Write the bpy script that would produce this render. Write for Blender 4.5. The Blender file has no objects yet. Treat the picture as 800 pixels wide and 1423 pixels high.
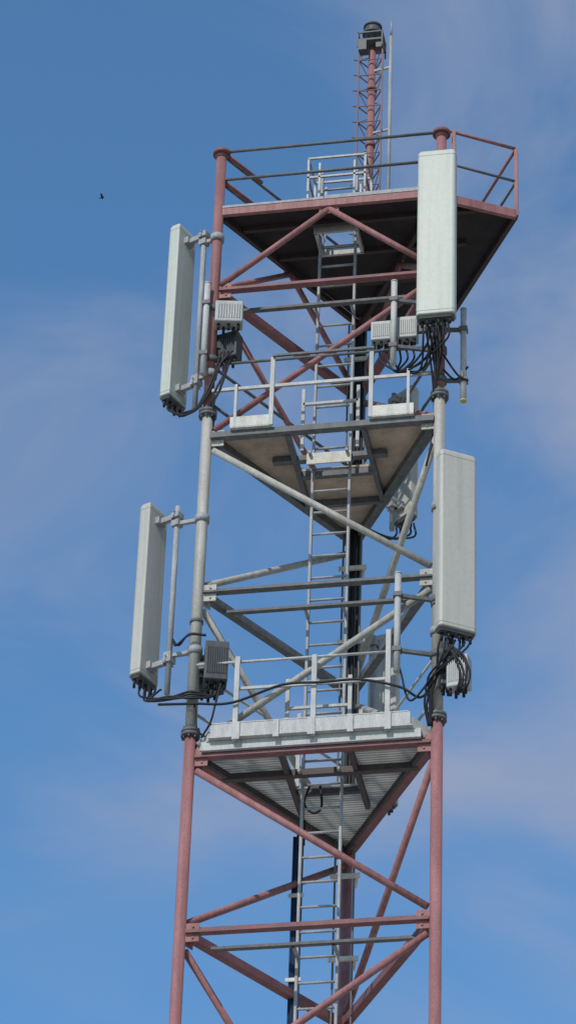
import bpy, bmesh, math, random
from mathutils import Vector, Matrix
random.seed(7)
sc = bpy.context.scene
sc.view_settings.view_transform = 'Standard'
sc.view_settings.look = 'None'
sc.view_settings.exposure = 0

# ---------------------------------------------------------------- materials
def paint(name, col, col2=None, rough=0.55, metal=0.0, scale=6.0, bump=0.0, contrast=(0.35, 0.7), streak=True, fine=60.0, fmix=0.35, grime=0.0):
    m = bpy.data.materials.new(name); m.use_nodes = True
    nt = m.node_tree; N = nt.nodes; L = nt.links
    b = N['Principled BSDF']
    tc = N.new('ShaderNodeTexCoord')
    mp = N.new('ShaderNodeMapping')
    mp.inputs['Scale'].default_value = (1, 1, 0.25 if streak else 1)
    L.new(tc.outputs['Object'], mp.inputs['Vector'])
    n1 = N.new('ShaderNodeTexNoise'); n1.inputs['Scale'].default_value = scale
    n1.inputs['Detail'].default_value = 8; n1.inputs['Roughness'].default_value = 0.65
    L.new(mp.outputs['Vector'], n1.inputs['Vector'])
    cr = N.new('ShaderNodeValToRGB')
    cr.color_ramp.elements[0].position = contrast[0]
    cr.color_ramp.elements[1].position = contrast[1]
    c2 = col2 or tuple(c * 0.72 for c in col)
    cr.color_ramp.elements[0].color = (*c2, 1)
    cr.color_ramp.elements[1].color = (*col, 1)
    L.new(n1.outputs['Fac'], cr.inputs['Fac'])
    n2 = N.new('ShaderNodeTexNoise'); n2.inputs['Scale'].default_value = fine
    n2.inputs['Detail'].default_value = 4
    L.new(tc.outputs['Object'], n2.inputs['Vector'])
    mx = N.new('ShaderNodeMix'); mx.data_type = 'RGBA'; mx.blend_type = 'MULTIPLY'
    mx.inputs['Factor'].default_value = fmix
    L.new(cr.outputs['Color'], mx.inputs['A'])
    cr2 = N.new('ShaderNodeValToRGB')
    cr2.color_ramp.elements[0].position = 0.3; cr2.color_ramp.elements[0].color = (0.45, 0.43, 0.42, 1)
    cr2.color_ramp.elements[1].position = 0.6; cr2.color_ramp.elements[1].color = (1, 1, 1, 1)
    L.new(n2.outputs['Fac'], cr2.inputs['Fac'])
    L.new(cr2.outputs['Color'], mx.inputs['B'])
    last = mx.outputs['Result']
    if grime:   # rain streaks running down
        mp2 = N.new('ShaderNodeMapping'); mp2.inputs['Scale'].default_value = (22, 22, .5)
        L.new(tc.outputs['Object'], mp2.inputs['Vector'])
        n3 = N.new('ShaderNodeTexNoise'); n3.inputs['Scale'].default_value = 1.0; n3.inputs['Detail'].default_value = 5
        L.new(mp2.outputs['Vector'], n3.inputs['Vector'])
        cr3 = N.new('ShaderNodeValToRGB')
        cr3.color_ramp.elements[0].position = .35; cr3.color_ramp.elements[0].color = (.62, .60, .55, 1)
        cr3.color_ramp.elements[1].position = .55; cr3.color_ramp.elements[1].color = (1, 1, 1, 1)
        L.new(n3.outputs['Fac'], cr3.inputs['Fac'])
        m3 = N.new('ShaderNodeMix'); m3.data_type = 'RGBA'; m3.blend_type = 'MULTIPLY'; m3.inputs['Factor'].default_value = grime
        L.new(last, m3.inputs['A']); L.new(cr3.outputs['Color'], m3.inputs['B']); last = m3.outputs['Result']
    L.new(last, b.inputs['Base Color'])
    b.inputs['Roughness'].default_value = rough
    b.inputs['Metallic'].default_value = metal
    b.inputs['Specular IOR Level'].default_value = 0.3
    if bump:
        bp = N.new('ShaderNodeBump'); bp.inputs['Strength'].default_value = bump
        bp.inputs['Distance'].default_value = 0.01
        L.new(n2.outputs['Fac'], bp.inputs['Height'])
        L.new(bp.outputs['Normal'], b.inputs['Normal'])
    return m

RED = paint('faded_red_paint', (0.40, 0.185, 0.18), (0.28, 0.125, 0.125), 0.6, bump=0.1, grime=.5)
REDD = paint('maroon_and_shaded_red', (0.27, 0.12, 0.125), (0.18, 0.08, 0.085), 0.6, bump=0.1)  # maroon of the leg caps; also the shaded tone of the red horizontals
WHT = paint('weathered_white_paint', (0.52, 0.50, 0.45), (0.37, 0.355, 0.32), 0.55, bump=0.1, grime=.5)
GAL = paint('galvanised_steel', (0.42, 0.42, 0.42), (0.28, 0.285, 0.29), 0.6, 0.0, scale=14)
GALB = paint('bright_galvanised_steel', (0.56, 0.56, 0.54), (0.40, 0.40, 0.39), 0.6, 0.0, scale=14)
GALD = paint('dull_and_shaded_steel', (0.17, 0.175, 0.18), (0.10, 0.105, 0.11), 0.6, 0.0, scale=14)  # dull fittings; also the shaded tone of the white-section horizontals
TOE = paint('toe_board_paint', (0.72, 0.69, 0.62), (0.5, 0.48, 0.43), 0.6, 0.0, scale=10)
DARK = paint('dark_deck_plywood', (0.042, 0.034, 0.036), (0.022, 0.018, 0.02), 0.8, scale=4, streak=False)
TAN = paint('plywood_deck', (0.60, 0.48, 0.37), (0.36, 0.28, 0.22), 0.8, scale=3, streak=False)
RADOME = paint('antenna_radome', (0.56, 0.575, 0.51), (0.50, 0.52, 0.46), 0.5, scale=2.5, contrast=(0.3, 0.75), fine=25, fmix=.12, grime=.22)
RADOME2 = paint('darker_antenna_radome', (0.50, 0.485, 0.435), (0.44, 0.43, 0.39), 0.5, scale=2.5, contrast=(0.3, 0.75), fine=25, fmix=.12, grime=.25)  # slightly darker, warmer tone than the other radome
BOXG = paint('radio_unit_casing', (0.50, 0.51, 0.50), (0.40, 0.41, 0.40), 0.5, scale=8)
BOXD = paint('dark_radio_casing', (0.10, 0.105, 0.11), (0.06, 0.065, 0.07), 0.5, scale=8)
BLACK = paint('black_cable_rubber', (0.022, 0.023, 0.026), (0.012, 0.012, 0.014), 0.6)
BLUE = paint('blue_black_cable', (0.02, 0.045, 0.10), (0.012, 0.025, 0.06), 0.5)
YEL = paint('yellow_cap', (0.55, 0.50, 0.12), None, 0.5)

def grating_mat():
    m = bpy.data.materials.new('steel_grating'); m.use_nodes = True
    nt = m.node_tree; N = nt.nodes; L = nt.links
    b = N['Principled BSDF']; out = N['Material Output']
    tc = N.new('ShaderNodeTexCoord')
    w = N.new('ShaderNodeTexWave'); w.wave_type = 'BANDS'; w.bands_direction = 'Y'
    w.inputs['Scale'].default_value = 7; w.inputs['Distortion'].default_value = 0.4
    L.new(tc.outputs['Object'], w.inputs['Vector'])
    n = N.new('ShaderNodeTexNoise'); n.inputs['Scale'].default_value = 5; n.inputs['Detail'].default_value = 6
    L.new(tc.outputs['Object'], n.inputs['Vector'])
    cr = N.new('ShaderNodeValToRGB')
    cr.color_ramp.elements[0].position = .25; cr.color_ramp.elements[1].position = .75
    cr.color_ramp.elements[0].color = (0.40, 0.40, 0.38, 1); cr.color_ramp.elements[1].color = (0.82, 0.82, 0.78, 1)
    mx = N.new('ShaderNodeMix'); mx.data_type = 'FLOAT'; mx.inputs['Factor'].default_value = 0.5
    L.new(w.outputs['Fac'], mx.inputs['A']); L.new(n.outputs['Fac'], mx.inputs['B'])
    L.new(mx.outputs['Result'], cr.inputs['Fac'])
    L.new(cr.outputs['Color'], b.inputs['Base Color'])
    b.inputs['Roughness'].default_value = 0.6
    bp = N.new('ShaderNodeBump'); bp.inputs['Strength'].default_value = 0.7; bp.inputs['Distance'].default_value = 0.02
    L.new(w.outputs['Fac'], bp.inputs['Height']); L.new(bp.outputs['Normal'], b.inputs['Normal'])
    t = N.new('ShaderNodeBsdfTranslucent'); L.new(cr.outputs['Color'], t.inputs['Color'])
    ms = N.new('ShaderNodeMixShader'); ms.inputs['Fac'].default_value = 0.5
    L.new(b.outputs[0], ms.inputs[1]); L.new(t.outputs[0], ms.inputs[2]); L.new(ms.outputs[0], out.inputs['Surface'])
    return m
GRAT = grating_mat()

# ---------------------------------------------------------------- mesh builder
class Part:
    def __init__(s, name, mat, parent):
        s.name, s.mat, s.parent, s.bm = name, mat, parent, bmesh.new()
    def tube(s, a, b, r, n=14, r2=None, caps=True):
        a, b = Vector(a), Vector(b); d = (b - a)
        if d.length < 1e-6: return
        d.normalize(); r2 = r if r2 is None else r2
        u = d.orthogonal().normalized(); v = d.cross(u)
        A = []; B = []
        for i in range(n):
            t = 2 * math.pi * i / n; o = u * math.cos(t) + v * math.sin(t)
            A.append(s.bm.verts.new(a + o * r)); B.append(s.bm.verts.new(b + o * r2))
        for i in range(n):
            f = s.bm.faces.new((A[i], A[(i + 1) % n], B[(i + 1) % n], B[i])); f.smooth = n > 6
        if caps:
            s.bm.faces.new(A[::-1]); s.bm.faces.new(B)
    def bar(s, a, b, w, h, up=(0, 0, 1)):
        a, b = Vector(a), Vector(b); d = (b - a).normalized(); up = Vector(up)
        side = d.cross(up)
        if side.length < 1e-4: side = d.cross(Vector((0, 1, 0)))
        side.normalize(); up = side.cross(d).normalized()
        V = []
        for p in (a, b):
            for sx, sy in ((-1, -1), (1, -1), (1, 1), (-1, 1)):
                V.append(s.bm.verts.new(p + side * sx * w / 2 + up * sy * h / 2))
        for f in ((3, 2, 1, 0), (4, 5, 6, 7), (0, 1, 5, 4), (1, 2, 6, 5), (2, 3, 7, 6), (3, 0, 4, 7)):
            s.bm.faces.new([V[i] for i in f])
    def box(s, c, size, ang=0.0, tilt=None):
        c = Vector(c); R = Matrix.Rotation(ang, 3, 'Z')
        if tilt: R = R @ Matrix.Rotation(tilt, 3, 'X')
        V = []
        for z in (-1, 1):
            for x, y in ((-1, -1), (1, -1), (1, 1), (-1, 1)):
                V.append(s.bm.verts.new(c + R @ Vector((x * size[0] / 2, y * size[1] / 2, z * size[2] / 2))))
        for f in ((3, 2, 1, 0), (4, 5, 6, 7), (0, 1, 5, 4), (1, 2, 6, 5), (2, 3, 7, 6), (3, 0, 4, 7)):
            s.bm.faces.new([V[i] for i in f])
    def prism(s, poly, z0, z1):
        A = [s.bm.verts.new((x, y, z0)) for x, y in poly]; B = [s.bm.verts.new((x, y, z1)) for x, y in poly]
        n = len(poly); s.bm.faces.new(A[::-1]); s.bm.faces.new(B)
        for i in range(n): s.bm.faces.new((A[i], A[(i + 1) % n], B[(i + 1) % n], B[i]))
    def rings(s, rings, smooth=True):
        R = [[s.bm.verts.new(p) for p in r] for r in rings]; n = len(R[0])
        for k in range(len(R) - 1):
            for i in range(n):
                f = s.bm.faces.new((R[k][i], R[k][(i + 1) % n], R[k + 1][(i + 1) % n], R[k + 1][i])); f.smooth = smooth
        s.bm.faces.new(R[0][::-1]); s.bm.faces.new(R[-1])
    def cable(s, pts, r, n=8, sub=7):
        P = [Vector(p) for p in pts]
        Q = [P[0] * 2 - P[1]] + P + [P[-1] * 2 - P[-2]]
        out = []
        for i in range(1, len(Q) - 2):
            for k in range(sub):
                t = k / sub; a, b, c, d = Q[i - 1], Q[i], Q[i + 1], Q[i + 2]
                out.append(0.5 * ((2 * b) + (c - a) * t + (2 * a - 5 * b + 4 * c - d) * t * t + (-a + 3 * b - 3 * c + d) * t ** 3))
        out.append(P[-1])
        rr = []
        u = (out[1] - out[0]).orthogonal().normalized()
        for i, p in enumerate(out):
            d = (out[min(i + 1, len(out) - 1)] - out[max(i - 1, 0)]).normalized()
            u = (u - d * u.dot(d)).normalized(); v = d.cross(u)
            rr.append([p + (u * math.cos(2 * math.pi * k / n) + v * math.sin(2 * math.pi * k / n)) * r for k in range(n)])
        s.rings(rr)
    def done(s, bevel=0.0, wn=False):
        bmesh.ops.recalc_face_normals(s.bm, faces=s.bm.faces)
        me = bpy.data.meshes.new(s.name); s.bm.to_mesh(me); s.bm.free()
        me.materials.append(s.mat)
        o = bpy.data.objects.new(s.name, me); sc.collection.objects.link(o)
        if s.parent: o.parent = s.parent
        if bevel:
            md = o.modifiers.new('bevel', 'BEVEL'); md.width = bevel; md.segments = 2; md.limit_method = 'ANGLE'
        if wn:
            md = o.modifiers.new('wn', 'WEIGHTED_NORMAL'); md.weight = 100
        return o

def empty(name):
    o = bpy.data.objects.new(name, None); sc.collection.objects.link(o); o.empty_display_size = 0.3
    return o

# ---------------------------------------------------------------- tower data
GZ = -1.6
H5, H4, H6, H3, H7, HT, F1, F2, HC = 22.40, 20.42, 18.44, 16.46, 24.41, 25.49, 22.73, 18.72, 26.385
LEG = {'L': (-1.25, 0.0), 'R': (1.25, 0.0), 'B': (0.0, 2.165)}
def P(l, z): return Vector((*LEG[l], z))
tower = empty('telecom_lattice_tower')

lr = Part('legs_red', RED, tower); lw = Part('legs_white', WHT, tower); fl = Part('leg_flanges', GALD, tower)
for l in LEG:
    lr.tube(P(l, F1 + .03), P(l, HC if l != 'B' else HT + .2), .056, 20)
    lw.tube(P(l, F2 + .03), P(l, F1 - .03), .060, 20)
    lr.tube(P(l, GZ + .25), P(l, F2 - .03), .060, 20)
    for z in (F1, F2, F2 - 5.94, F2 - 11.88):
        fl.tube(P(l, z - .038), P(l, z - .004), .098, 20); fl.tube(P(l, z + .004), P(l, z + .038), .098, 20)
        for k in range(8):
            a = k * math.pi / 4
            q = P(l, z) + Vector((math.cos(a), math.sin(a), 0)) * .083
            fl.tube(q - Vector((0, 0, .065)), q + Vector((0, 0, .065)), .009, 6)
    for z in (20.05, 19.7): fl.tube(P(l, z), P(l, z + .035), .072, 16)
cap = Part('leg_caps', REDD, tower)
for l in 'LR':
    cap.tube(P(l, HC - .01), P(l, HC + .035), .10, 20); cap.tube(P(l, HC + .035), P(l, HC + .07), .07, 20, .05)
    cap.tube(P(l, HC - .06), P(l, HC - .01), .058, 20, .08)

br_r = Part('bracing_red', RED, tower); br_w = Part('bracing_white', WHT, tower)
hz_r = Part('horizontals_red_shaded', REDD, tower); hz_w = Part('horizontals_white_shaded', GALD, tower)  # shade of the undersides is put into these darker colours
gs_r = Part('gusset_plates_red', RED, tower); gs_w = Part('gusset_plates_white', WHT, tower)
def brace(a, za, b, zb, part, r=.036):
    A, B = P(a, za), P(b, zb); d = (B - A).normalized()
    part.tube(A + d * .1, B - d * .1, r, 14)
def gusset(a, b, z, part, s=.2):
    A, B = P(a, z), P(b, z); d = (B - A).normalized()
    n = d.cross(Vector((0, 0, 1)))
    part.bar(A + d * .05, A + d * (.05 + .14), .014, s, (0, 0, 1))
    for k in (-.06, 0, .06):
        q = A + d * .13 + Vector((0, 0, k)); part.tube(q - n * .02, q + n * .02, .012, 6)
def horiz(a, b, z, part, w=.085, h=.022):
    A, B = P(a, z), P(b, z); d = (B - A).normalized(); n = d.cross(Vector((0, 0, 1)))
    part.bar(A + d * .06, B - d * .06, w, h)
    o = Vector((0, 0, .041)) - n * (w / 2 - .008)
    part.bar(A + d * .06 + o, B - d * .06 + o, .014, .056)

for a, b in (('L', 'R'), ('R', 'B'), ('B', 'L')):
    m = (P(a, HT - .04) + P(b, HT - .04)) / 2
    for q in (a, b):
        e = P(q, H7 + .03); d = (e - m).normalized()
        br_r.tube(m, e - d * .08, .034, 14)
    d = (P(b, 0) - P(a, 0)).normalized()
    gs_r.bar(m - d * .11 , m + d * .11, .016, .12)
    horiz(a, b, H7, hz_r, .09, .035); gusset(a, b, H7, gs_r); gusset(b, a, H7, gs_r)
brace('R', H7 - .04, 'L', H5 + .05, br_r, .034)
brace('L', H7 - .04, 'B', H5 + .05, br_r, .033)
brace('B', H7 - .04, 'R', H5 + .05, br_r, .033)
nodes = [H5, H4, H6, H3]
z = H3
while z - 1.98 > GZ + .2:
    z -= 1.98; nodes.append(z)
for i in range(len(nodes) - 1):
    t, b = nodes[i], nodes[i + 1]; part = br_w if i < 2 else br_r; r = .037
    if i % 2 == 0: prs = (('L', 'R'), ('B', 'L'), ('R', 'B'))
    else: prs = (('R', 'L'), ('L', 'B'), ('B', 'R'))
    for p, q in prs: brace(p, t - .1, q, b + .08, part, r)
for i, zz in enumerate(nodes):
    hp, gp = (hz_w, gs_w) if i < 2 else (hz_r, gs_r)
    for a, b in (('L', 'R'), ('R', 'B'), ('B', 'L')):
        horiz(a, b, zz, hp, .085, .022 if i < 2 else .035); gusset(a, b, zz, gp); gusset(b, a, zz, gp)
st = Part('ladder_support_struts', GALD, tower)
for zz in [H7 - .02, H4 - .02] + nodes[3:]:
    y = .36; x = 1.25 - y / 1.732
    st.bar((-x, y, zz), (x, y, zz), .06, .03)
for p in (lr, lw, fl, cap, br_r, br_w, hz_r, hz_w, gs_r, gs_w, st): p.done()

# ---------------------------------------------------------------- decks
def clip(poly, a, b, c):
    out = []
    for i in range(len(poly)):
        p, q = poly[i], poly[(i + 1) % len(poly)]
        fp, fq = a * p[0] + b * p[1] - c, a * q[0] + b * q[1] - c
        if fp <= 0: out.append(p)
        if (fp < 0) != (fq < 0) and abs(fp - fq) > 1e-9:
            t = fp / (fp - fq); out.append((p[0] + (q[0] - p[0]) * t, p[1] + (q[1] - p[1]) * t))
    return out
def deck(part, poly, z0, z1, hole):
    x0, x1, y0, y1 = hole
    for pc in (clip(poly, 0, 1, y0), clip(poly, 0, -1, -y1),
               clip(clip(clip(poly, 0, -1, -y0), 0, 1, y1), 1, 0, x0),
               clip(clip(clip(poly, 0, -1, -y0), 0, 1, y1), -1, 0, -x1)):
        if len(pc) > 2: part.prism(pc, z0, z1)
def inset(k):
    return [(-1.25 + 1.5 * k, k), (1.25 - 1.5 * k, k), (0, 2.165 - 1.5 * k)]

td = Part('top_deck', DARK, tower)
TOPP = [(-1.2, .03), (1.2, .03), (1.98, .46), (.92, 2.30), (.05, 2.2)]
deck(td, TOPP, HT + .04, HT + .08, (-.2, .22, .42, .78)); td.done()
te = Part('top_deck_edge_beams', RED, tower)
te.bar((-1.2, -.02, HT + .02), (1.2, -.02, HT + .02), .05, .09)
te.bar((1.27, .06, HT + .02), (2.02, .46, HT + .02), .05, .11)
te.done()
tg = Part('top_deck_edge_trim', GAL, tower)
tg.bar((-.05, -.03, HT + .10), (1.2, -.03, HT + .10), .03, .05)
tg.bar((-1.2, -.03, HT + .09), (-.06, -.03, HT + .09), .03, .03)
tg.done()
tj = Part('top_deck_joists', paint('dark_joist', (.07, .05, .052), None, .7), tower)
tj.bar((2.02, .46, HT + .02), (.94, 2.34, HT + .02), .05, .1)
tj.bar((.92, 2.32, HT + .02), (.05, 2.22, HT + .02), .05, .1)
tj.bar((-1.2, .06, HT), (-.03, 2.12, HT), .05, .08)
tj.bar((1.2, .06, HT), (.03, 2.12, HT), .05, .08)
for y in (.3, .85, 1.4):
    x = 1.2 - y / 1.732; tj.bar((-x, y, HT + .01), (x + .7, y, HT + .01), .05, .06)
tj.done()
tf = Part('top_hatch_frame', GALB, tower)
for a, b in (((-.24, .40), (.26, .40)), ((-.24, .80), (.26, .80)), ((-.22, .40), (-.22, .80)), ((.24, .40), (.24, .80))):
    tf.bar((*a, HT - .0), (*b, HT - .0), .03, .1)
tf.done()

rd = Part('top_railing_front', GALD, tower); rr = Part('top_railing_side', RED, tower)
for dz in (.93, .52):
    rd.tube((-1.2, 0, HT + dz), (1.2, 0, HT + dz), .018, 8)
    rd.tube((-1.25, .05, HT + dz), (0, 2.2, HT + dz), .018, 8)
    rr.tube((-1.2, .05, HT + dz), (-.9, .58, HT + dz), .024, 8)
rr.tube((1.3, .03, HT + .98), (2.03, .46, HT + .98), .02, 8)
rr.tube((2.03, .46, HT + .98), (.95, 2.36, HT + .98), .02, 8)
rd.tube((1.3, .03, HT + .5), (2.03, .46, HT + .5), .016, 8)
rd.tube((2.03, .46, HT + .5), (.95, 2.36, HT + .5), .016, 8)
rr.tube((.95, 2.36, HT + .95), (.0, 2.3, HT + .95), .02, 8)
for x, y in ((2.03, .46), (1.49, 1.41), (.95, 2.36), (1.38, .07)):
    rr.bar((x, y, HT), (x, y, HT + .99), .04, .04, (0, 1, 0))
rd.done(); rr.done()
gt = Part('ladder_exit_guard', GALB, tower)
for x in (-.33, -.2, .2, .32):
    for y in (.42, .85):
        gt.bar((x, y, HT + .08), (x, y, HT + 1.08 - (.08 if abs(x) < .25 else 0)), .024, .024, (0, 1, 0))
for z_ in (1.08, .8):
    for y in (.42, .85): gt.bar((-.34, y, HT + z_), (.33, y, HT + z_), .024, .024)
    gt.bar((-.33, .42, HT + z_), (-.33, .85, HT + z_), .024, .024); gt.bar((.32, .42, HT + z_), (.32, .85, HT + z_), .024, .024)
gt.done()

md = Part('mid_deck', TAN, tower)
deck(md, inset(.04), H5 + .05, H5 + .08, (-.36, .42, .0, .78)); md.done()
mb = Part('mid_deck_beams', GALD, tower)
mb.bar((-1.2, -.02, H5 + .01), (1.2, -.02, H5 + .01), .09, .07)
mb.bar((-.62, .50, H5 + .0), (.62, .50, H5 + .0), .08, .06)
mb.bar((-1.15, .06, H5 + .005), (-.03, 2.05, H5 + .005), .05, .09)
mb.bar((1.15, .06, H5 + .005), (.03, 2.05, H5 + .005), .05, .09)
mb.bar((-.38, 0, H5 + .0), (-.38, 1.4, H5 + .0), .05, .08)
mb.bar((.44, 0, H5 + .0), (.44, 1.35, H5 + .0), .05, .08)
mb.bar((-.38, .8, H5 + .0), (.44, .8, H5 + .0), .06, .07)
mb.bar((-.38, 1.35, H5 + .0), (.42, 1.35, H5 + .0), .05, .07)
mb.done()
mt = Part('mid_deck_toe_boards', TOE, tower)
for x0, x1 in ((-.98, -.53), (.52, .99)):
    mt.bar((x0, -.10, H5 + .12), (x1, -.10, H5 + .12), .025, .13)
    mt.bar((x0, -.06, H5 + .05), (x1, -.06, H5 + .05), .10, .012)
mt.bar((-.24, .43, H5 - .05), (.24, .43, H5 - .05), .02, .14)
mt.done()
mr = Part('mid_deck_railing', GALB, tower); mr2 = Part('mid_deck_top_rail', GALD, tower)
for x, h in ((-.54, .95), (.53, .98), (-.93, .62), (.93, .66)):
    mr.bar((x, -.10, H5 + .05), (x, -.10, H5 + h), .045 if abs(x) < .7 else .03, .03, (0, 1, 0))
for x in (-.3, .3):
    mr.bar((x, .45, H5 + .08), (x, .45, H5 + .9), .035, .03, (0, 1, 0))
mr.bar((-1.2, -.08, H5 + .58), (1.2, -.08, H5 + .58), .03, .036)
mr2.bar((-.54, -.13, H5 + .95), (.55, -.13, H5 + .95), .03, .025)
mr.bar((-.3, .45, H5 + .7), (.3, .45, H5 + .7), .03, .03)
mr2.tube((-1.2, -.02, H5 + .98), (1.2, -.02, H5 + .98), .016, 8)
for dz in (.5, 1.0):
    mr2.tube((-1.22, .06, H5 + dz), (-.05, 2.1, H5 + dz), .018, 8); mr2.tube((1.22, .06, H5 + dz), (.05, 2.1, H5 + dz), .018, 8)
mr.done(); mr2.done()

ld = Part('low_deck_grating', GRAT, tower)
deck(ld, inset(.03), H6 + .06, H6 + .075, (-.3, .34, .12, .82)); ld.done()
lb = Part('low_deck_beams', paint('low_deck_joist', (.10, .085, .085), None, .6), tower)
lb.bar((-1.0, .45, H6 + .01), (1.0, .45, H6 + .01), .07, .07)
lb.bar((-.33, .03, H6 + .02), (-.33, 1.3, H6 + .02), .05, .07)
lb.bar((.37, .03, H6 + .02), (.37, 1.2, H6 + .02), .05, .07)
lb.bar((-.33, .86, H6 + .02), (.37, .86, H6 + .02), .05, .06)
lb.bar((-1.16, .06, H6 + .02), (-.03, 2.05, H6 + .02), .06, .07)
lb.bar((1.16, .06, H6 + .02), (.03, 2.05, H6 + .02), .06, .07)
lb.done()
le = Part('low_deck_edge_channel', GALB, tower)
le.bar((-1.02, -.13, H6 + .22), (1.0, -.13, H6 + .22), .012, .15)
le.bar((-1.04, -.10, H6 + .14), (1.02, -.10, H6 + .14), .08, .012)
le.bar((-1.12, -.06, H6 + .08), (1.10, -.06, H6 + .08), .04, .10)
le.bar((-1.0, -.10, H6 + .30), (.98, -.10, H6 + .30), .08, .012)
for x in (-.75, -.35, .0, .4, .78): le.bar((x, -.145, H6 + .1), (x, -.145, H6 + .3), .06, .012, (0, 1, 0))
le.bar((-1.03, -.1, H6 + .2), (-1.2, .05, H6 + .1), .02, .12); le.bar((1.01, -.1, H6 + .2), (1.17, .05, H6 + .1), .02, .12)
le.done()
lq = Part('low_deck_railing', GALB, tower)
for x, h in ((-.77, 1.08), (.02, 1.04), (.77, 1.28)):
    lq.bar((x, -.13, H6 + .1), (x, -.13, H6 + h), .05, .035, (0, 1, 0))
for x, y in ((-.3, .15), (.34, .15), (-.3, .82), (.34, .82)):
    lq.bar((x, y, H6 + .08), (x, y, H6 + .95), .04, .03, (0, 1, 0))
lq.tube((-1.2, -.1, H6 + 1.04), (.77, -.1, H6 + 1.04), .015, 8)
lq.bar((-.77, -.1, H6 + .72), (.77, -.1, H6 + .72), .025, .03)
lq.bar((-.3, .15, H6 + .9), (.34, .15, H6 + .9), .025, .03); lq.bar((-.3, .15, H6 + .6), (.34, .15, H6 + .6), .025, .03)
for dz in (.55, 1.05):
    lq.tube((-1.22, .06, H6 + dz), (-.05, 2.1, H6 + dz), .016, 8); lq.tube((1.22, .06, H6 + dz), (.05, 2.1, H6 + dz), .016, 8)
lq.done()

# ---------------------------------------------------------------- ladder
la = Part('ladder_rails', GAL, tower); lg = Part('ladder_rungs', GAL, tower)
for x in (-.2, .2): la.bar((x, .6, GZ + .2), (x, .6, HT + 1.0), .026, .055, (0, 1, 0))
z = GZ + .4
while z < HT + .9:
    lg.tube((-.2, .6, z), (.2, .6, z), .014, 8); z += .28
for zz in nodes + [H7]:
    for x in (-.2, .2): la.bar((x, .6, zz), (x, .36, zz), .03, .03)
la.done(); lg.done()

cb = Part('feeder_cable_bundle', BLACK, tower)
for i, x in enumerate((-.04, .0, .04, .08)):
    y = 1.93 + .02 * (i % 2)
    cb.cable([(x, y, 25.3), (x + .005, y, 23.5), (x, y, 21.5), (x + .004, y, 20), (x, y, 18.75), (x - .04, y - .05, 18.6),
              (-.34 + x * .4, 1.52, 18.58), (-.37 + x * .4, 1.46, 18.45), (-.37 + x * .4, 1.45, 18.2)], .02)
cb.done()
cc = Part('feeder_cable_lower_run', BLUE, tower)
for i in range(4):
    x = -.43 + i * .028; cc.tube((x, 1.45, GZ), (x, 1.45, 18.3), .016, 8)
cc.done()
ct = Part('cable_tray_brackets', TOE, tower)
z = 14.2
while z < 25:
    ct.bar((-.12, 1.86, z), (.19, 1.86, z), .03, .05)
    ct.bar((.16, 1.86, z), (.10, 2.1, z), .03, .03); z += .96
z = 8.0
while z < 18.3:
    ct.bar((-.47, 1.42, z), (-.31, 1.42, z), .02, .04); z += .96
ct.done()
tr = Part('cable_tray_rails', GALD, tower)
for x in (-.08, .12): tr.bar((x, 1.9, GZ + .2), (x, 1.9, 25.3), .016, .04, (0, 1, 0))
tr.done()

# ---------------------------------------------------------------- mast
ms = Part('top_mast', RED, tower); mx_, my_ = .07, 2.165
ms.tube((mx_, my_, HT), (mx_, my_, 29.85), .044, 18)
for z in (27.2, 28.2, 29.1): ms.tube((mx_, my_, z), (mx_, my_, z + .05), .062, 18)
ms.tube((0, 2.165, HT + .1), (.14, 2.165, HT + .1), .12, 18)
ms.done()
ml = Part('mast_lattice', paint('mast_lattice_paint', (.27, .17, .17), None, .6), tower)
ch = [(mx_ - .15, my_ - .08), (mx_ + .14, my_ - .08), (mx_, my_ + .15)]
for x, y in ch: ml.tube((x, y, HT + .1), (x, y, 29.8), .011, 8)
z = HT + .3; k = 0
while z < 29.7:
    for i in range(3):
        a, b = ch[i], ch[(i + 1) % 3]
        ml.tube((*a, z), (*b, z), .009, 6)
        if i != 0:
            if k % 2 == 0: ml.tube((*a, z), (*b, z + .25), .006, 6)
            else: ml.tube((*b, z), (*a, z + .25), .006, 6)
    ml.tube((ch[0][0], ch[0][1], z), (ch[0][0] - .06, ch[0][1] - .02, z), .010, 6)
    z += .25; k += 1
ml.done()
mp_ = Part('mast_lightning_rod', GAL, tower)
mp_.tube((.31, 2.1, 26.6), (.31, 2.1, 29.9), .022, 10); mp_.tube((.31, 2.1, 29.9), (.31, 2.1, 30.15), .016, 8, .008)
for z in (27.2, 28.4, 29.4): mp_.bar((.31, 2.1, z), (.08, 2.15, z), .02, .03)
mp_.done()
mpl = Part('mast_top_platform', GALD, tower)
mpl.box((mx_ - .01, my_, 29.83), (.32, .28, .025))
for sx in (-.16, .14):
    for sy in (-.13, .13): mpl.bar((mx_ + sx, my_ + sy, 29.72), (mx_ + sx, my_ + sy, 29.96), .018, .018, (0, 1, 0))
for z in (29.95,):
    for sy in (-.13, .13): mpl.bar((mx_ - .16, my_ + sy, z), (mx_ + .14, my_ + sy, z), .018, .018)
    for sx in (-.16, .14): mpl.bar((mx_ + sx, my_ - .13, z), (mx_ + sx, my_ + .13, z), .018, .018)
mpl.done()
be = Part('obstruction_beacon', BOXD, tower)
be.box((mx_ - .10, my_ - .10, 29.74), (.10, .1, .16)); be.box((mx_ + .1, my_ - .07, 29.77), (.08, .08, .11))
be.rings([[(mx_ + r * math.cos(k * math.pi / 10), my_ + r * math.sin(k * math.pi / 10), z) for k in range(20)]
          for r, z in ((.06, 29.85), (.06, 29.97), (.10, 29.99), (.105, 30.05), (.10, 30.13), (.07, 30.16), (.03, 30.165))])
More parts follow.
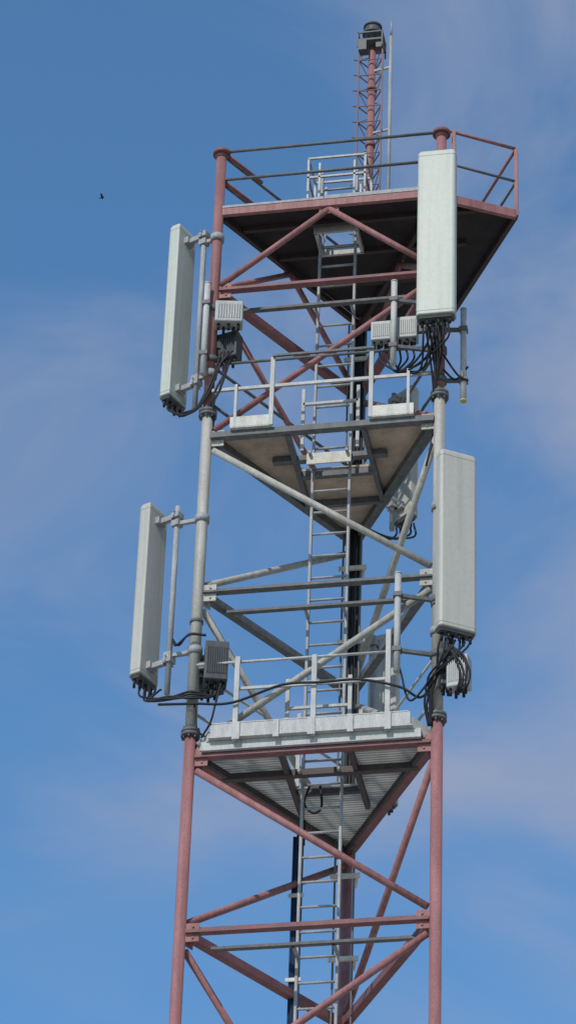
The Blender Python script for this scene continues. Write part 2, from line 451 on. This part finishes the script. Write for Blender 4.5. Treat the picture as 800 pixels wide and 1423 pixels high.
be.tube((mx_, my_, 30.00), (mx_, my_, 30.03), .125, 20)
be.tube((mx_, my_, 30.12), (mx_, my_, 30.145), .115, 20)
be.done()

# ---------------------------------------------------------------- antennas
def antenna(cx, cy, nrm, w, d, z0, z1, mat, pole=None, tie=None):
    e = empty('cell_panel_antenna')
    a = math.radians(nrm); F = Vector((math.cos(a), math.sin(a), 0)); S = Vector((-F.y, F.x, 0))
    C = Vector((cx, cy, 0))
    def ring(z, ins):
        pts = []; hw = w / 2 - ins; rc = min(.04, hw * .4)
        y0, y1 = -d / 2 + ins * .6, d / 2 - ins
        for (sx, sy, a0) in ((1, 1, 0), (-1, 1, 90), (-1, -1, 180), (1, -1, 270)):
            r = rc if sy > 0 else .016
            ccx = sx * (hw - r); ccy = (y1 - r) if sy > 0 else (y0 + r)
            for k in range(6):
                t = math.radians(a0 + k * 18)
                pts.append(C + S * (ccx + r * math.cos(t)) + F * (ccy + r * math.sin(t)) + Vector((0, 0, z)))
        return pts
    r = Part('radome', mat, e)
    r.rings([ring(z0 + .03, 0), ring(z0 + .06, 0), ring((z0 + z1) / 2, 0), ring(z1 - .07, 0), ring(z1 - .04, .002), ring(z1 - .018, .012), ring(z1 - .004, .03), ring(z1, .055)])
    r.done(wn=True)
    c = Part('bottom_cap', BOXD, e); c.rings([ring(z0, .018), ring(z0 + .028, .008)], False); c.done()
    t = Part('end_cap_seams', GAL, e)
    for z in (z0 + .09, z1 - .09):
        t.rings([ring(z - .003, -.0015), ring(z + .003, -.0015)], False)
    t.done()
    k = Part('connectors', BLACK, e)
    for i in range(6):
        q = C + S * (w * (-.36 + .144 * i)) + F * (.02 if i % 2 else -.02)
        L_ = .07 + .03 * random.random()
        k.tube(q + Vector((0, 0, z0 - L_)), q + Vector((0, 0, z0 + .01)), .015, 10)
    k.done()
    m = Part('mount_brackets', GAL, e)
    if pole:
        px, py, pz0, pz1 = pole
        m.tube((px, py, pz0), (px, py, pz1), .03, 14)
        for z in (z0 + .18, z1 - .2 if z1 - .2 < pz1 - .05 else pz1 - .12):
            q = C - F * (d / 2) + Vector((0, 0, z)); p = Vector((px, py, z))
            m.bar(q, p, .05, .06); m.box(q - F * .01, (.08, .12, .08), a); m.box(p, (.10, .10, .06), a)
            for sz in (-.03, .03): m.tube(p + Vector((0, 0, sz)) - S * .08, p + Vector((0, 0, sz)) + S * .08, .008, 6)
            if tie and (Vector((tie[0], tie[1], 0)) - Vector((px, py, 0))).length > .05:
                z2 = z - .1 if z > (z0 + z1) / 2 else z + .06
                tt = Vector((tie[0], tie[1], z2)); pp = Vector((px, py, z2))
                m.bar(pp, tt, .04, .04); m.tube(tt - Vector((0, 0, .04)), tt + Vector((0, 0, .04)), .078, 18)
                m.box(pp, (.09, .09, .07), a)
    m.done()
    return e
antenna(-1.69, .175, 157, .33, .145, 23.02, 25.46, RADOME, (-1.41, .05, 22.85, 25.32), LEG['L'])
antenna(1.265, -.40, -90, .42, .13, 23.44, 25.78, RADOME, (1.265, -.20, 23.2, 25.5), LEG['R'])
antenna(-1.82, .175, 157, .33, .145, 19.47, 21.66, RADOME2, (-1.53, .05, 19.25, 21.58), LEG['L'])
antenna(1.475, -.285, -58, .41, .13, 19.50, 21.74, RADOME2, (1.37, -.12, 19.2, 21.5), LEG['R'])
antenna(.30, 2.52, 75, .34, .13, 19.2, 21.4, RADOME2, (.2, 2.36, 19.1, 21.3), LEG['B'])
antenna(.52, 2.45, 50, .30, .13, 22.85, 24.7, RADOME2, (.38, 2.36, 22.7, 24.6), LEG['B'])

def pole(x, y, z0, z1, tie, r=.034, yellow=False):
    e = empty('antenna_mounting_pole')
    p = Part('tube', GALB, e); p.tube((x, y, z0), (x, y, z1), r, 16); p.tube((x, y, z1), (x, y, z1 + .015), r * 1.12, 16); p.done()
    if yellow:
        p = Part('end_plug', YEL, e); p.tube((x, y, z0 - .01), (x, y, z0 + .01), r * 1.03, 16); p.done()
    c = Part('clamps', GALD, e)
    for z in (z0 + (z1 - z0) * .22, z0 + (z1 - z0) * .78):
        c.box((x, y, z), (.09, .09, .05)); c.bar((x, y, z), (tie[0], tie[1], z), .035, .04)
        c.tube((tie[0], tie[1], z - .035), (tie[0], tie[1], z + .035), .078, 16)
    c.done()
pole(-1.30, -.13, 23.18, 24.42, LEG['L'])
pole(.77, -.15, 23.08, 24.2, LEG['R'])
pole(1.50, .03, 22.66, 23.88, LEG['R'], yellow=True)
pole(.86, -.15, 19.2, 20.38, LEG['R'])

# ---------------------------------------------------------------- radio units
def rru(x, y, z, w, d, h, ang, mat, tie, tubes=5):
    e = empty('remote_radio_unit')
    a = math.radians(ang); R = Matrix.Rotation(a, 3, 'Z'); C = Vector((x, y, z))
    b = Part('casing', mat, e); b.box((x, y, z), (w, d, h), a); b.done(.012)
    f = Part('cooling_fins', mat, e); n = 9
    for i in range(n):
        o = R @ Vector((-w * .38 + w * .76 * i / (n - 1), -d / 2 - .006, 0)); f.box(C + o, (.007, .016, h * .7), a)
    f.done()
    g = Part('handle', GALD, e)
    g.bar(C + R @ Vector((-w * .3, 0, h / 2 + .04)), C + R @ Vector((w * .3, 0, h / 2 + .04)), .02, .015)
    for s_ in (-.3, .3): g.bar(C + R @ Vector((w * s_, 0, h / 2 - .01)), C + R @ Vector((w * s_, 0, h / 2 + .045)), .02, .015, (0, 1, 0))
    if tie: g.bar((x, y, z), (tie[0], tie[1], z), .05, .08)
    g.done()
    k = Part('connectors', BLACK, e)
    for i in range(tubes):
        o = R @ Vector((-w * .36 + w * .72 * i / (tubes - 1), (.03 if i % 2 else -.03), -h / 2)); k.tube(C + o, C + o - Vector((0, 0, .08)), .016, 10)
    k.done()
rru(-1.05, -.10, 23.98, .30, .18, .28, 10, BOXG, LEG['L'])
rru(-1.08, .10, 23.68, .26, .16, .34, -15, BOXD, LEG['L'])
rru(.62, .0, 23.62, .22, .16, .25, 0, BOXG, None)
rru(.90, .0, 23.64, .22, .16, .28, 0, BOXG, LEG['R'])
rru(-1.02, -.02, 19.52, .24, .2, .46, 15, BOXD, LEG['L'])
rru(-1.12, .22, 19.55, .22, .2, .42, -20, BOXD, None)
rru(1.50, -.22, 19.08, .22, .16, .36, -10, BOXG, LEG['R'])
rru(1.36, -.12, 19.2, .14, .12, .40, 20, BOXD, None)

jc = Part('jumper_cables', BLACK, tower)
def J(pts, r=.0115): jc.cable(pts, r)
def rnd(s=.03): return random.uniform(-s, s)
for i in range(4):
    J([(-1.72 + .05 * i, .1 + .03 * i, 22.98), (-1.70 + .05 * i, .06, 22.88 - .02 * i), (-1.55 + rnd(), .0, 22.76 + rnd()), (-1.36 + rnd(), -.07, 22.76 + rnd()),
       (-1.25 + rnd(), -.1, 22.95), (-1.14 + rnd(), -.1, 23.3 + rnd()), (-1.12 + .04 * i, -.08, 23.5)])
for i in range(3):
    J([(-1.15 + .05 * i, -.0, 23.5), (-1.13 + .05 * i, -.05, 23.4 + rnd()), (-1.08 + rnd(.03), -.1, 23.2), (-1.14 + rnd(.03), -.1, 22.95), (-1.2 + rnd(), -.08, 22.8), (-1.19, .05, 22.5)])
for i in range(6):
    J([(1.12 + .055 * i, -.38, 23.4), (1.12 + .05 * i, -.34, 23.24 + rnd(.05)), (1.04 + rnd(.06), -.15, 23.04 + rnd(.06)), (.84 + rnd(.06), -.05, 23.08 + rnd(.05)), (.62 + .07 * i, 0, 23.25), (.60 + .07 * i, 0, 23.42)])
for i in range(5):
    J([(1.15 + .04 * i, -.38, 23.38), (1.18 + .03 * i, -.2, 23.1 + rnd(.05)), (1.2 + rnd(.03), -.1, 22.8), (1.19 + rnd(.02), .08, 22.4), (1.1, .1, 21.9)])
J([(1.3, -.1, 23.0), (1.42, 0, 22.93), (1.55, .02, 23.1)]); J([(1.3, -.1, 23.2), (1.45, -.05, 22.95), (1.56, .0, 22.9)])
for i in range(5):
    J([(-1.84 + .05 * i, .12 + .03 * i, 19.43), (-1.83 + .05 * i, .1, 19.3 + rnd()), (-1.7 + rnd(), .03, 19.2 + rnd(.04)), (-1.45 + rnd(), -.08, 19.15 + rnd(.05)), (-1.25, -.12, 19.12 + rnd(.05)), (-1.05 + rnd(), -.05, 19.13), (-1.04 + rnd(), -.02, 19.28)])
for i in range(2):
    J([(-1.5, .05, 19.9 + rnd()), (-1.42 + rnd(), -.08, 19.75), (-1.28 + rnd(), -.13, 19.9 + rnd(.1)), (-1.12, -.1, 19.8 + rnd(.06))])
J([(-1.6, .0, 19.1), (-1.2, -.13, 19.0), (-.8, -.18, 18.95), (-.3, -.18, 19.12), (.1, -.18, 19.12), (.5, -.18, 19.12), (.9, -.18, 19.0), (1.1, -.12, 18.9), (1.25, -.12, 19.1)], .014)
J([(-.95, -.05, 19.3), (-.98, -.15, 18.95), (-1.02, -.15, 18.75), (-1.12, -.08, 18.62)])
J([(-1.2, -.1, 19.0), (-1.16, -.12, 18.7), (-1.08, -.1, 18.62)])
for i in range(7):
    J([(1.33 + .045 * i, -.33 + .025 * i, 19.46), (1.30 + .045 * i, -.32, 19.28 + rnd(.05)), (1.22 + rnd(.07), -.2, 19.05 + rnd(.06)), (1.18 + rnd(.04), -.13, 18.85), (1.19 + rnd(.02), -.05, 18.6)])
for i in range(4):
    J([(1.4, -.3, 19.4), (1.52 + .03 * i, -.33, 19.1 + rnd(.08)), (1.5 + .03 * i, -.3, 18.85 + rnd()), (1.48, -.22, 18.88)])
J([(1.2, -.12, 19.1), (1.0, -.15, 18.85), (.9, -.12, 19.2), (.86, -.1, 19.35)])
for i in range(5):
    J([(.42 + .05 * i, 2.4, 22.8), (.42 + .05 * i, 2.38, 22.62 + rnd()), (.3 + rnd(.04), 2.3, 22.55 + rnd()), (.12, 2.2, 22.65), (.1, 2.0, 22.6)])
J([(-.15, .75, 18.5), (-.2, .7, 18.25), (-.1, .68, 18.12), (-.02, .7, 18.2), (-.05, .75, 18.5)], .014)
jc.done()

# ---------------------------------------------------------------- bird
bd = empty('flying_bird'); bm_ = paint('bird_feathers', (.03, .03, .035), None, .7)
B0 = Vector((-35.3, 118.9, 128.9))
b = Part('body', bm_, bd)
prof = [(-.15, .004), (-.12, .018), (-.07, .04), (0, .052), (.05, .046), (.075, .032), (.10, .032), (.12, .018), (.15, .003)]
b.rings([[(B0.x + x, B0.y + r * math.cos(k * math.pi / 6), B0.z + x * .35 + r * math.sin(k * math.pi / 6)) for k in range(12)] for x, r in prof]); b.done()
w = Part('wings', bm_, bd)
for s in (-1, 1):
    pts = [(.05, .02, 0), (.06, .14, .07), (-.02, .30, .10), (-.05, .14, .06), (-.04, .02, 0)]
    v = [w.bm.verts.new(B0 + Vector((x, s * y, z + x * .3))) for x, y, z in pts]; w.bm.faces.new(v)
v = [w.bm.verts.new(B0 + Vector(q)) for q in ((-.1, 0, -.035), (-.2, .05, -.06), (-.17, 0, -.05), (-.2, -.05, -.06))]; w.bm.faces.new(v)
w.done()

# ---------------------------------------------------------------- ground + added bounce yard + foundation
def gmat(name, c1, c2, s):
    gm = bpy.data.materials.new(name); gm.use_nodes = True
    N = gm.node_tree.nodes; Lk = gm.node_tree.links
    tc = N.new('ShaderNodeTexCoord'); n = N.new('ShaderNodeTexNoise'); n.inputs['Scale'].default_value = s; n.inputs['Detail'].default_value = 12
    cr = N.new('ShaderNodeValToRGB'); cr.color_ramp.elements[0].position = .35; cr.color_ramp.elements[0].color = (*c1, 1)
    cr.color_ramp.elements[1].position = .65; cr.color_ramp.elements[1].color = (*c2, 1)
    Lk.new(tc.outputs['Object'], n.inputs['Vector']); Lk.new(n.outputs['Fac'], cr.inputs['Fac']); Lk.new(cr.outputs['Color'], N['Principled BSDF'].inputs['Base Color'])
    N['Principled BSDF'].inputs['Roughness'].default_value = .95
    return gm
g = Part('ground', gmat('dry_grass', (.12, .13, .06), (.30, .27, .19), .15), None)
bmesh.ops.create_circle(g.bm, cap_ends=True, radius=3000, segments=96, matrix=Matrix.Translation((0, 0, GZ))); g.done()
g = Part('added_bounce_yard', gmat('bounce_gravel', (.36, .33, .29), (.56, .53, .47), 3), None)
bmesh.ops.create_circle(g.bm, cap_ends=True, radius=45, segments=64, matrix=Matrix.Translation((0, 0, GZ + .004))); g.done()  # unseen pale disc, added to bounce light up under the decks
fd = Part('concrete_foundation', paint('concrete', (.36, .35, .33), None, .85, streak=False), tower)
for l in LEG:
    fd.box((LEG[l][0], LEG[l][1], GZ + .13), (.7, .7, .25))
fd.done(.02)

# ---------------------------------------------------------------- world, sun
SUN_AZ = math.radians(196); SUN_EL = math.radians(40)
w = bpy.data.worlds.new('World'); sc.world = w; w.use_nodes = True
nt = w.node_tree; N = nt.nodes; L = nt.links
bg = N['Background']; bg.inputs['Strength'].default_value = .13
sky = N.new('ShaderNodeTexSky'); sky.sky_type = 'NISHITA'; sky.sun_disc = False
sky.sun_elevation = SUN_EL; sky.sun_rotation = SUN_AZ; sky.air_density = 1.0; sky.dust_density = .4; sky.ozone_density = 2.5
tint = N.new('ShaderNodeMix'); tint.data_type = 'RGBA'; tint.blend_type = 'MULTIPLY'; tint.inputs['Factor'].default_value = 1
tint.inputs['B'].default_value = (.80, 1.18, 1.34, 1); L.new(sky.outputs['Color'], tint.inputs['A'])
tc = N.new('ShaderNodeTexCoord')
mp = N.new('ShaderNodeMapping'); mp.inputs['Rotation'].default_value = (0, math.radians(35), 0); mp.inputs['Scale'].default_value = (1.0, 1, 1.9); mp.inputs['Location'].default_value = (1.2, .4, 2.6)
L.new(tc.outputs['Generated'], mp.inputs['Vector'])
n1 = N.new('ShaderNodeTexNoise'); n1.inputs['Scale'].default_value = 6.5; n1.inputs['Detail'].default_value = 9; n1.inputs['Roughness'].default_value = .52; n1.inputs['Distortion'].default_value = .6
L.new(mp.outputs['Vector'], n1.inputs['Vector'])
sx = N.new('ShaderNodeSeparateXYZ'); L.new(tc.outputs['Generated'], sx.inputs[0])
mr_ = N.new('ShaderNodeMapRange'); mr_.interpolation_type = 'SMOOTHSTEP'
mr_.inputs['From Min'].default_value = -.20; mr_.inputs['From Max'].default_value = -.04; mr_.inputs['To Min'].default_value = -.02; mr_.inputs['To Max'].default_value = .17
L.new(sx.outputs['X'], mr_.inputs['Value'])
ad = N.new('ShaderNodeMath'); ad.operation = 'ADD'; L.new(n1.outputs['Fac'], ad.inputs[0]); L.new(mr_.outputs['Result'], ad.inputs[1])
cr = N.new('ShaderNodeValToRGB'); cr.color_ramp.interpolation = 'EASE'
cr.color_ramp.elements[0].position = .44; cr.color_ramp.elements[0].color = (0, 0, 0, 1)
cr.color_ramp.elements[1].position = .80; cr.color_ramp.elements[1].color = (1, 1, 1, 1)
L.new(ad.outputs[0], cr.inputs['Fac'])
ml_ = N.new('ShaderNodeMath'); ml_.operation = 'MULTIPLY'; ml_.inputs[1].default_value = .85
L.new(cr.outputs['Color'], ml_.inputs[0])
mix = N.new('ShaderNodeMix'); mix.data_type = 'RGBA'
L.new(ml_.outputs[0], mix.inputs['Factor']); L.new(tint.outputs['Result'], mix.inputs['A'])
mix.inputs['B'].default_value = (2.5, 2.85, 3.9, 1)
L.new(mix.outputs['Result'], bg.inputs['Color'])

sd = Vector((math.sin(SUN_AZ) * math.cos(SUN_EL), math.cos(SUN_AZ) * math.cos(SUN_EL), math.sin(SUN_EL)))
sl = bpy.data.lights.new('sun', 'SUN'); sl.energy = 2.9; sl.angle = math.radians(.5); sl.color = (1, .94, .85)
so = bpy.data.objects.new('sun', sl); sc.collection.objects.link(so); so.rotation_euler = sd.to_track_quat('Z', 'Y').to_euler(); so.location = (0, 0, 60)

# ---------------------------------------------------------------- camera
cd = bpy.data.cameras.new('camera'); co = bpy.data.objects.new('camera', cd); sc.collection.objects.link(co); sc.camera = co
cd.sensor_fit = 'VERTICAL'; cd.sensor_height = 24; cd.lens = 4952.6 / 1423 * 24; cd.clip_end = 8000; cd.clip_start = .1
R = Matrix.Rotation(.1965, 4, 'Z') @ Matrix.Rotation(math.pi / 2 + .6110, 4, 'X') @ Matrix.Rotation(.0372, 4, 'Z')
co.matrix_world = Matrix.Translation((5.62, -29.925, 0)) @ R
